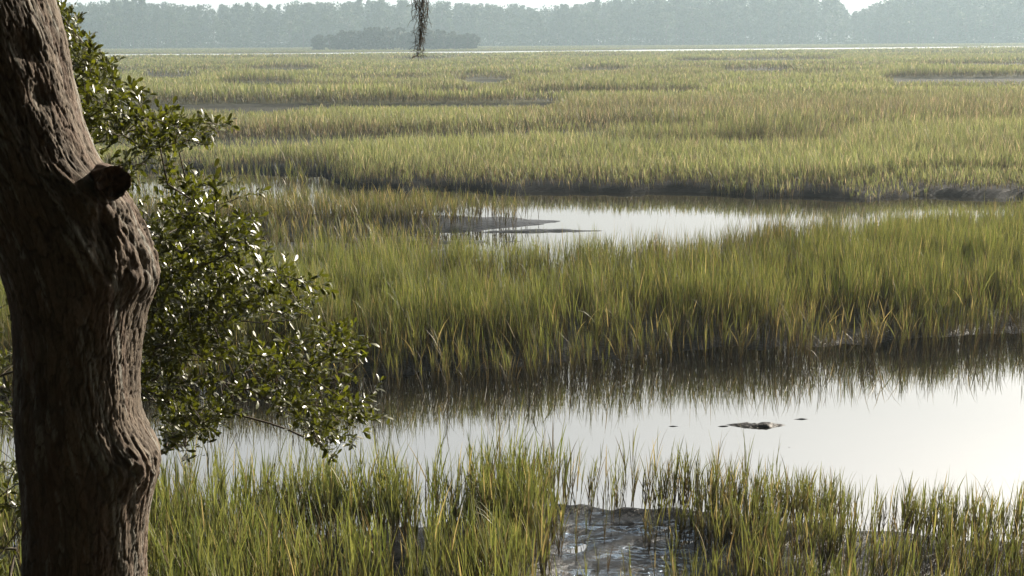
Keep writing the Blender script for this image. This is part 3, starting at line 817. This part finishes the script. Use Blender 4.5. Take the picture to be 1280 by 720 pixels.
# gap cut in the unseen crown so low sun reaches upper trunk and young oak
def shadow_hit(p, target):
    d = p - target; t = d @ sun_dir
    return np.linalg.norm(d - t * sun_dir)
kept = []
lit = [at(105, 110, TY), at(150, 200, TY), at(170, 300, TY), at(180, 380, TY), at(180, 440, TY)] + [at(a, b, 6.4) for a, b in ((120, 60), (180, 150), (250, 200), (250, 280), (330, 380), (400, 450), (300, 450), (240, 520))]
for p in ct:
    if min(shadow_hit(p, q) for q in lit) > 0.75: kept.append(p)
ct = np.array(kept)
ob_.grow(ct, rng, step=0.22, sag=0.04)
rad = ob_.radii(0.006, 2.1, 0.20)
gb = Geo(); ob_.mesh(gb, rad, (0.10, 0.078, 0.062))
limbs = parent_keep(gb.build("limbs", MAT_BARK, smooth=True), oak)
gl = Geo()
LP = (np.repeat(ct, 100, axis=0)); LP = LP + rng.normal(0, 0.24, LP.shape) * np.array([1, 1, 0.7])
okz = LP[:, 2] > 4.5 + 0.045 * LP[:, 1] + 0.32
LP = LP[okz]
Ln = 0.085 + 0.05 * rng.random(len(LP))
leaves(gl, LP, rng.normal(0, 1, LP.shape) + [0, 0, 0.2], Ln, Ln * 0.45, rng, np.array([0.026, 0.036, 0.010]), np.array([0.050, 0.064, 0.016]), coarse=True)
parent_keep(gl.build("crown", MAT_OAKLEAF), oak)

# ------------------------------------------------------------------ hanging moss
rng = np.random.default_rng(11)
mtop = at(521, 0, 5.5); limb_pt = np.array([mtop[0], 5.5, 6.0])
gm = Geo()
zb = at(523, 72, 5.5)[2]; zt_ = limb_pt[2]
LT = zt_ - zb
def axis(z): return np.array([mtop[0] + 0.012 * math.sin((z - zb) * 9) + 0.003, 5.5 + 0.01 * math.cos((z - zb) * 7), z])
for s in range(190):
    z0 = zt_ - rng.random() * LT * 0.80 if s > 40 else zt_ - 0.1 * rng.random()
    ln = min((0.12 + 0.28 * rng.random()) if s > 40 else LT * (0.55 + 0.42 * rng.random()), z0 - zb)
    n = max(8, int(ln / 0.013)); 
    wd = 0.033 * np.clip((z0 - zb) / 0.26, 0.25, 1.0)
    o = rng.normal(0, 0.42, 2) * wd
    pts = []
    ph = rng.random() * 6; f = 60 + 60 * rng.random(); cur = np.array([0.0, 0.0])
    for q in range(n):
        z = z0 - ln * q / (n - 1)
        cur = cur * 0.93 + rng.normal(0, 0.0030, 2)
        shr = np.clip((z - zb) / 0.22, 0.2, 1)
        a = axis(z) + np.array([o[0] * shr + cur[0] + 0.0030 * math.sin(f * z + ph), o[1] * shr + cur[1] + 0.003 * math.cos(f * z + ph), 0])
        pts.append(a)
    gm.add(*tube(np.array(pts), 0.0009 + 0.0005 * rng.random(), 3, np.array([0.085, 0.074, 0.055]) * (0.5 + rng.random())))
for s in range(420):   # short curled side hairs
    z = zb + 0.01 + (LT - 0.02) * rng.random(); 
    if s < 170: z = zb + 0.005 + 0.33 * rng.random()
    wd = 0.034 * np.clip((z - zb) / 0.26, 0.25, 1.0)
    a = axis(z) + np.array([rng.normal(0, 0.5) * wd, rng.normal(0, 0.5) * wd, 0])
    d = np.array([rng.normal(), rng.normal(), -0.3 + 0.6 * rng.normal()]); d /= np.linalg.norm(d)
    l = 0.012 + 0.026 * rng.random(); e2 = rng.normal(0, 0.4, 3) * l
    pts = [a, a + d * l * 0.4 + e2 * 0.2, a + d * l * 0.75 + e2 * 0.7 - [0, 0, l * 0.15], a + d * l + e2 - [0, 0, l * 0.4]]
    gm.add(*tube(np.array(pts), [0.001, 0.0009, 0.0008, 0.0005], 3, np.array([0.085, 0.074, 0.055]) * (0.5 + rng.random())))
tag(gm.build("hanging_moss", MAT_MOSS), "single dark wispy strand of moss hanging from an overhead limb", "moss")

# ------------------------------------------------------------------ far trees
def clumps(geo, C, n, R_, size, rng, col):
    """leaf clumps: n bent quads round each centre C (k,3) with radii R_ (k,3)"""
    k = len(C); rep = np.repeat(np.arange(k), n)
    d = rng.normal(size=(k * n, 3)); d /= np.linalg.norm(d, axis=1)[:, None]
    P = C[rep] + d * R_[rep] * (0.45 + 0.6 * rng.random((k * n, 1)))
    A = rng.normal(size=P.shape); A /= np.linalg.norm(A, axis=1)[:, None]
    B = np.cross(A, rng.normal(size=P.shape)); B /= np.linalg.norm(B, axis=1)[:, None]
    N3 = np.cross(A, B)
    s = size * (0.5 + 0.9 * rng.random((k * n, 1)))
    V = np.stack([P - A * s, P - B * s * 0.6 + N3 * s * 0.3, P + A * s, P + B * s * 0.6 + N3 * s * 0.3], 1).reshape(-1, 3)
    Q = np.arange(k * n * 4).reshape(-1, 4)
    cc = np.asarray(col) * (0.65 + 0.7 * rng.random((k, 1)))
    geo.add(V, Q, np.repeat(cc[rep] * (0.85 + 0.3 * rng.random((k * n, 1))), 4, axis=0))

def far_tree_meshes(kind, seed):
    rng = np.random.default_rng(seed)
    gt, gc = Geo(), Geo()
    if kind == "pine":
        H = 25 + 4 * rng.random(); lean = rng.normal(0, 0.5, 2)
        zz = np.linspace(-0.5, H * 0.97, 9)
        gt.add(*tube(np.stack([lean[0] * (zz / H) ** 2, lean[1] * (zz / H) ** 2, zz], -1), np.linspace(0.34, 0.08, 9), 7, (0.10, 0.07, 0.05)))
        n = 26; C, Rr = [], []
        for q in range(n):
            f = 0.30 + 0.68 * (q + rng.random()) / n; a = rng.random() * 6.28
            r = (1 - f) * 5.5 * rng.random() ** 0.5 + 0.4
            r = min(r, 3.6)
            C.append([r * math.cos(a), r * math.sin(a), H * f]); w = 0.9 + 1.5 * (1 - f) + 0.7 * rng.random()
            Rr.append([w * 1.25, w * 1.25, w * 0.75])
            if r > 1: gt.add(*tube(np.array([[0, 0, H * f - 0.6], [C[-1][0] * 0.9, C[-1][1] * 0.9, H * f]]), [0.09, 0.03], 4, (0.10, 0.07, 0.05)))
        clumps(gc, np.array(C), 46, np.array(Rr), 0.5, rng, [0.040, 0.058, 0.022])
    else:
        H = (14 + 7 * rng.random()) if kind == "broad" else (8.0 + 3 * rng.random())
        zz = np.linspace(-0.5, H * 0.6, 6)
        gt.add(*tube(np.stack([0.3 * np.sin(zz), 0.2 * np.cos(zz), zz], -1), np.linspace(0.38, 0.15, 6), 7, (0.09, 0.07, 0.055)))
        n = 20; C, Rr = [], []
        wmax = H * 0.33
        for q in range(n):
            f = (0.16 if H > 12 else 0.08) + 0.80 * (q + rng.random()) / n; a = rng.random() * 6.28
            env = math.sqrt(max(0.05, 1 - ((f - 0.5) / 0.52) ** 2)) * wmax
            r = env * rng.random() ** 0.4 * 0.85
            C.append([r * math.cos(a), r * math.sin(a), H * f]); w = H * (0.075 + 0.06 * rng.random())
            Rr.append([w * 1.2, w * 1.2, w])
            gt.add(*tube(np.array([[0, 0, H * f * 0.7], [C[-1][0] * 0.9, C[-1][1] * 0.9, H * f]]), [0.12, 0.04], 4, (0.09, 0.07, 0.055)))
        clumps(gc, np.array(C), 48, np.array(Rr), 0.5 if H > 12 else 0.36, rng, [0.042, 0.066, 0.022] if H > 12 else [0.031, 0.044, 0.018])
    return gt, gc, H

protos = {}
for kind, cnt in (("pine", 5), ("broad", 4), ("low", 3)):
    protos[kind] = []
    for s in range(cnt):
        gt, gc, H = far_tree_meshes(kind, 50 + s * 7 + len(kind))
        protos[kind].append((gt, gc, H, [None]))
NAMES = {"pine": "pine_tree", "broad": "broadleaf_tree", "low": "small_tree"}
def place_tree(kind, idx, xy, z, scale, rot, label, group):
    gt, gc, H, cache = protos[kind][idx]
    root = empty(NAMES[kind], (float(xy[0]), float(xy[1]), float(z)))
    root.rotation_euler = (0, 0, rot); root.scale = (scale,) * 3
    tag(root, label, "tree", group)
    if cache[0] is None:
        t = gt.build("trunk", MAT_TWIG, smooth=True); c = gc.build("crown", MAT_TREELEAF); cache[0] = (t, c)
    else:
        t, c = cache[0][0].copy(), cache[0][1].copy(); COL.objects.link(t); COL.objects.link(c)
    t.parent = root; c.parent = root

rng = np.random.default_rng(33)
# skyline height in photo pixels (top of the trees) along the picture
SKY = curve([(-400, -6), (0, 0), (100, 4), (180, -2), (240, 7), (300, 4), (360, 2), (420, 2), (470, 1), (520, 0), (580, 2), (640, 4), (690, 7), (735, 4), (780, -4), (860, -9), (960, -8), (1040, -6), (1052, 13), (1082, 14), (1092, -4), (1180, -14), (1280, -18), (1700, -20)])
def skyline_h(px, Y): return at(px, float(SKY(px)) - 3.5 + 7 * (float(fbm(px / 38.0, 3.3, 5, 3)) - 0.5), Y)[2] - 0.36
LBL = {"pine": "tall hazy pine in the distant treeline beyond the marsh", "broad": "rounded hazy broadleaf tree in the distant treeline beyond the marsh"}
GRP = {"pine": "pines of the distant treeline", "broad": "broadleaf trees of the distant treeline"}
count = 0
for row, (Y0, stepx, share) in enumerate(((800, 10.5, 0.35), (822, 11.5, 0.72))):
    xw = -0.42 * Y0
    while xw < 0.42 * Y0:
        Y = Y0 + rng.uniform(-8, 8); px = xw / Y * F + 640
        kind = "pine" if rng.random() < share else "broad"
        idx = int(rng.integers(len(protos[kind])))
        hh = skyline_h(px, Y)
        tgt = hh * ((0.86 + 0.16 * rng.random()) if kind == "pine" else (0.72 + 0.24 * rng.random()))
        if row == 0: tgt *= 0.82
        place_tree(kind, idx, (xw, Y), 0.3, tgt / protos[kind][idx][2], rng.random() * 6.28, LBL[kind], GRP[kind])
        count += 1; xw += stepx * (0.55 + 0.8 * rng.random())
for q in range(64):   # hummock of small trees standing out in front
    px = rng.uniform(398, 600); Y = 598 + rng.uniform(-6, 10)
    e = 1 - ((px - 500) / 115) ** 2 * 0.5
    idx = int(rng.integers(3)); place_tree("low", idx, ((px - 640) / F * Y, Y), 0.24, 9.4 * e * (0.8 + 0.3 * rng.random()) / protos["low"][idx][2], rng.random() * 6.28, "small dark tree on the low hummock in front of the distant treeline", "small trees on the marsh hummock")
# woods behind and scrub along their foot: one mass
gw = Geo()
for q in range(850):
    Y = 838 + 95 * rng.random(); px = rng.uniform(-140, 1420)
    kind = "pine" if rng.random() < 0.4 else "broad"; gt, gc, H, _ = protos[kind][int(rng.integers(len(protos[kind])))]
    tgt = skyline_h(px, Y) * (0.74 + 0.22 * rng.random()); s = tgt / H
    a = rng.random() * 6.28; ca, sa_ = math.cos(a), math.sin(a)
    for G in (gt, gc):
        Vv = np.concatenate(G.V) * s; Vr = np.stack([Vv[:, 0] * ca - Vv[:, 1] * sa_, Vv[:, 0] * sa_ + Vv[:, 1] * ca, Vv[:, 2]], -1) + [(px - 640) / F * Y, Y, 0.3]
        gw.add(Vr, np.concatenate(G.Q), np.concatenate(G.C))
tag(gw.build("woodland", MAT_TREELEAF), "hazy mass of woods behind the distant treeline", "woods", None, "stuff")
gs = Geo(); C = []
for q in range(2000):
    Y = 786 + 100 * rng.random(); px = rng.uniform(-140, 1420); h = 2.5 + 10 * rng.random() ** 1.6
    C.append([(px - 640) / F * Y, Y, 0.3 + h * 0.45, h])
C = np.array(C); clumps(gs, C[:, :3], 40, np.stack([C[:, 3] * 0.75 + 0.8, C[:, 3] * 0.6 + 0.5, C[:, 3] * 0.6], -1), 0.5, rng, [0.045, 0.066, 0.024])
tag(gs.build("scrub", MAT_TREELEAF), "low hazy scrub along the foot of the distant treeline", "scrub", None, "stuff")
print("trees", count, round(time.time() - t0, 1))

# ------------------------------------------------------------------ haze
hv = np.array([[x, y, z] for x in (-880, 880) for y in (-30, 1500) for z in (-1.6, 42)], float)
hq = [[0, 1, 3, 2], [4, 6, 7, 5], [0, 4, 5, 1], [2, 3, 7, 6], [0, 2, 6, 4], [1, 5, 7, 3]]
m, nt, out = new_mat("haze")
pv = node(nt, "ShaderNodeVolumePrincipled"); pv.inputs["Color"].default_value = (0.57, 0.74, 0.85, 1); pv.inputs["Density"].default_value = 0.00047
pv.inputs["Anisotropy"].default_value = 0.25
nt.links.new(pv.outputs[0], out.inputs["Volume"])
tag(mesh_np("haze", hv, hq, m), "pale morning haze over the marsh", None, None, "stuff")

# ------------------------------------------------------------------ light
w = bpy.data.worlds.new("World"); scene.world = w; w.use_nodes = True
nt = w.node_tree; nt.nodes.clear()
sky = node(nt, "ShaderNodeTexSky"); sky.sky_type = "NISHITA"; sky.sun_disc = False
sky.sun_elevation = SUN_EL; sky.sun_rotation = SUN_AZ; sky.air_density = 1.0; sky.dust_density = 5.0; sky.ozone_density = 1.0
bg = node(nt, "ShaderNodeBackground"); bg.inputs["Strength"].default_value = 0.15
wo = node(nt, "ShaderNodeOutputWorld")
# morning haze: pale bright low sky over the marsh, dimmed overhead and behind to deepen the shade on trunk and grass
tc = node(nt, "ShaderNodeTexCoord"); sx = node(nt, "ShaderNodeSeparateXYZ"); nt.links.new(tc.outputs["Generated"], sx.inputs[0])
ge = node(nt, "ShaderNodeMapRange", interpolation_type="SMOOTHSTEP"); ge.inputs[1].default_value = 0.26; ge.inputs[2].default_value = 0.75; ge.inputs[3].default_value = 1.06; ge.inputs[4].default_value = 0.20
gh = node(nt, "ShaderNodeMapRange", interpolation_type="SMOOTHSTEP"); gh.inputs[1].default_value = -0.25; gh.inputs[2].default_value = 0.7; gh.inputs[3].default_value = 0.035; gh.inputs[4].default_value = 1.0
nt.links.new(sx.outputs[2], ge.inputs[0]); nt.links.new(sx.outputs[1], gh.inputs[0])
mm = node(nt, "ShaderNodeMath", operation="MULTIPLY"); nt.links.new(ge.outputs[0], mm.inputs[0]); nt.links.new(gh.outputs[0], mm.inputs[1])
sv = node(nt, "ShaderNodeVectorMath", operation="SCALE"); bw = node(nt, "ShaderNodeRGBToBW"); nt.links.new(sky.outputs[0], bw.inputs[0])
wh = node(nt, "ShaderNodeVectorMath", operation="SCALE"); wh.inputs[0].default_value = (1.0, 1.0, 0.975); hz = node(nt, "ShaderNodeMath", operation="MULTIPLY_ADD"); hz.inputs[1].default_value = 0.22; hz.inputs[2].default_value = 2.35; nt.links.new(bw.outputs[0], hz.inputs[0]); nt.links.new(hz.outputs[0], wh.inputs["Scale"])
mxs = node(nt, "ShaderNodeMixRGB"); gw_ = node(nt, "ShaderNodeMapRange"); gw_.inputs[1].default_value = 0.25; gw_.inputs[2].default_value = 0.6; gw_.inputs[3].default_value = 0.92; gw_.inputs[4].default_value = 0.1; nt.links.new(sx.outputs[2], gw_.inputs[0]); nt.links.new(gw_.outputs[0], mxs.inputs[0]); nt.links.new(sky.outputs[0], mxs.inputs[1]); nt.links.new(wh.outputs[0], mxs.inputs[2])
nt.links.new(mxs.outputs[0], sv.inputs[0]); nt.links.new(mm.outputs[0], sv.inputs["Scale"])
nt.links.new(sv.outputs[0], bg.inputs[0]); nt.links.new(bg.outputs[0], wo.inputs[0])
sd = bpy.data.lights.new("sun", "SUN"); sd.energy = 5.0; sd.angle = R(0.5); sd.color = (1.0, 0.90, 0.76)
so = bpy.data.objects.new("sun", sd); COL.objects.link(so)
so.rotation_euler = Vector((-sun_dir[0], -sun_dir[1], -sun_dir[2])).to_track_quat("-Z", "Y").to_euler()

# ------------------------------------------------------------------ render settings
scene.view_settings.view_transform = "Standard"; scene.view_settings.look = "None"
scene.view_settings.exposure = 1.36; scene.view_settings.gamma = 1.0
cy = scene.cycles
cy.max_bounces = 6; cy.diffuse_bounces = 2; cy.glossy_bounces = 3; cy.transmission_bounces = 4; cy.volume_bounces = 1; cy.transparent_max_bounces = 4
cy.caustics_reflective = False; cy.caustics_refractive = False
cy.sample_clamp_indirect = 6.0
cy.use_denoising = True
print("script", round(time.time() - t0, 1))
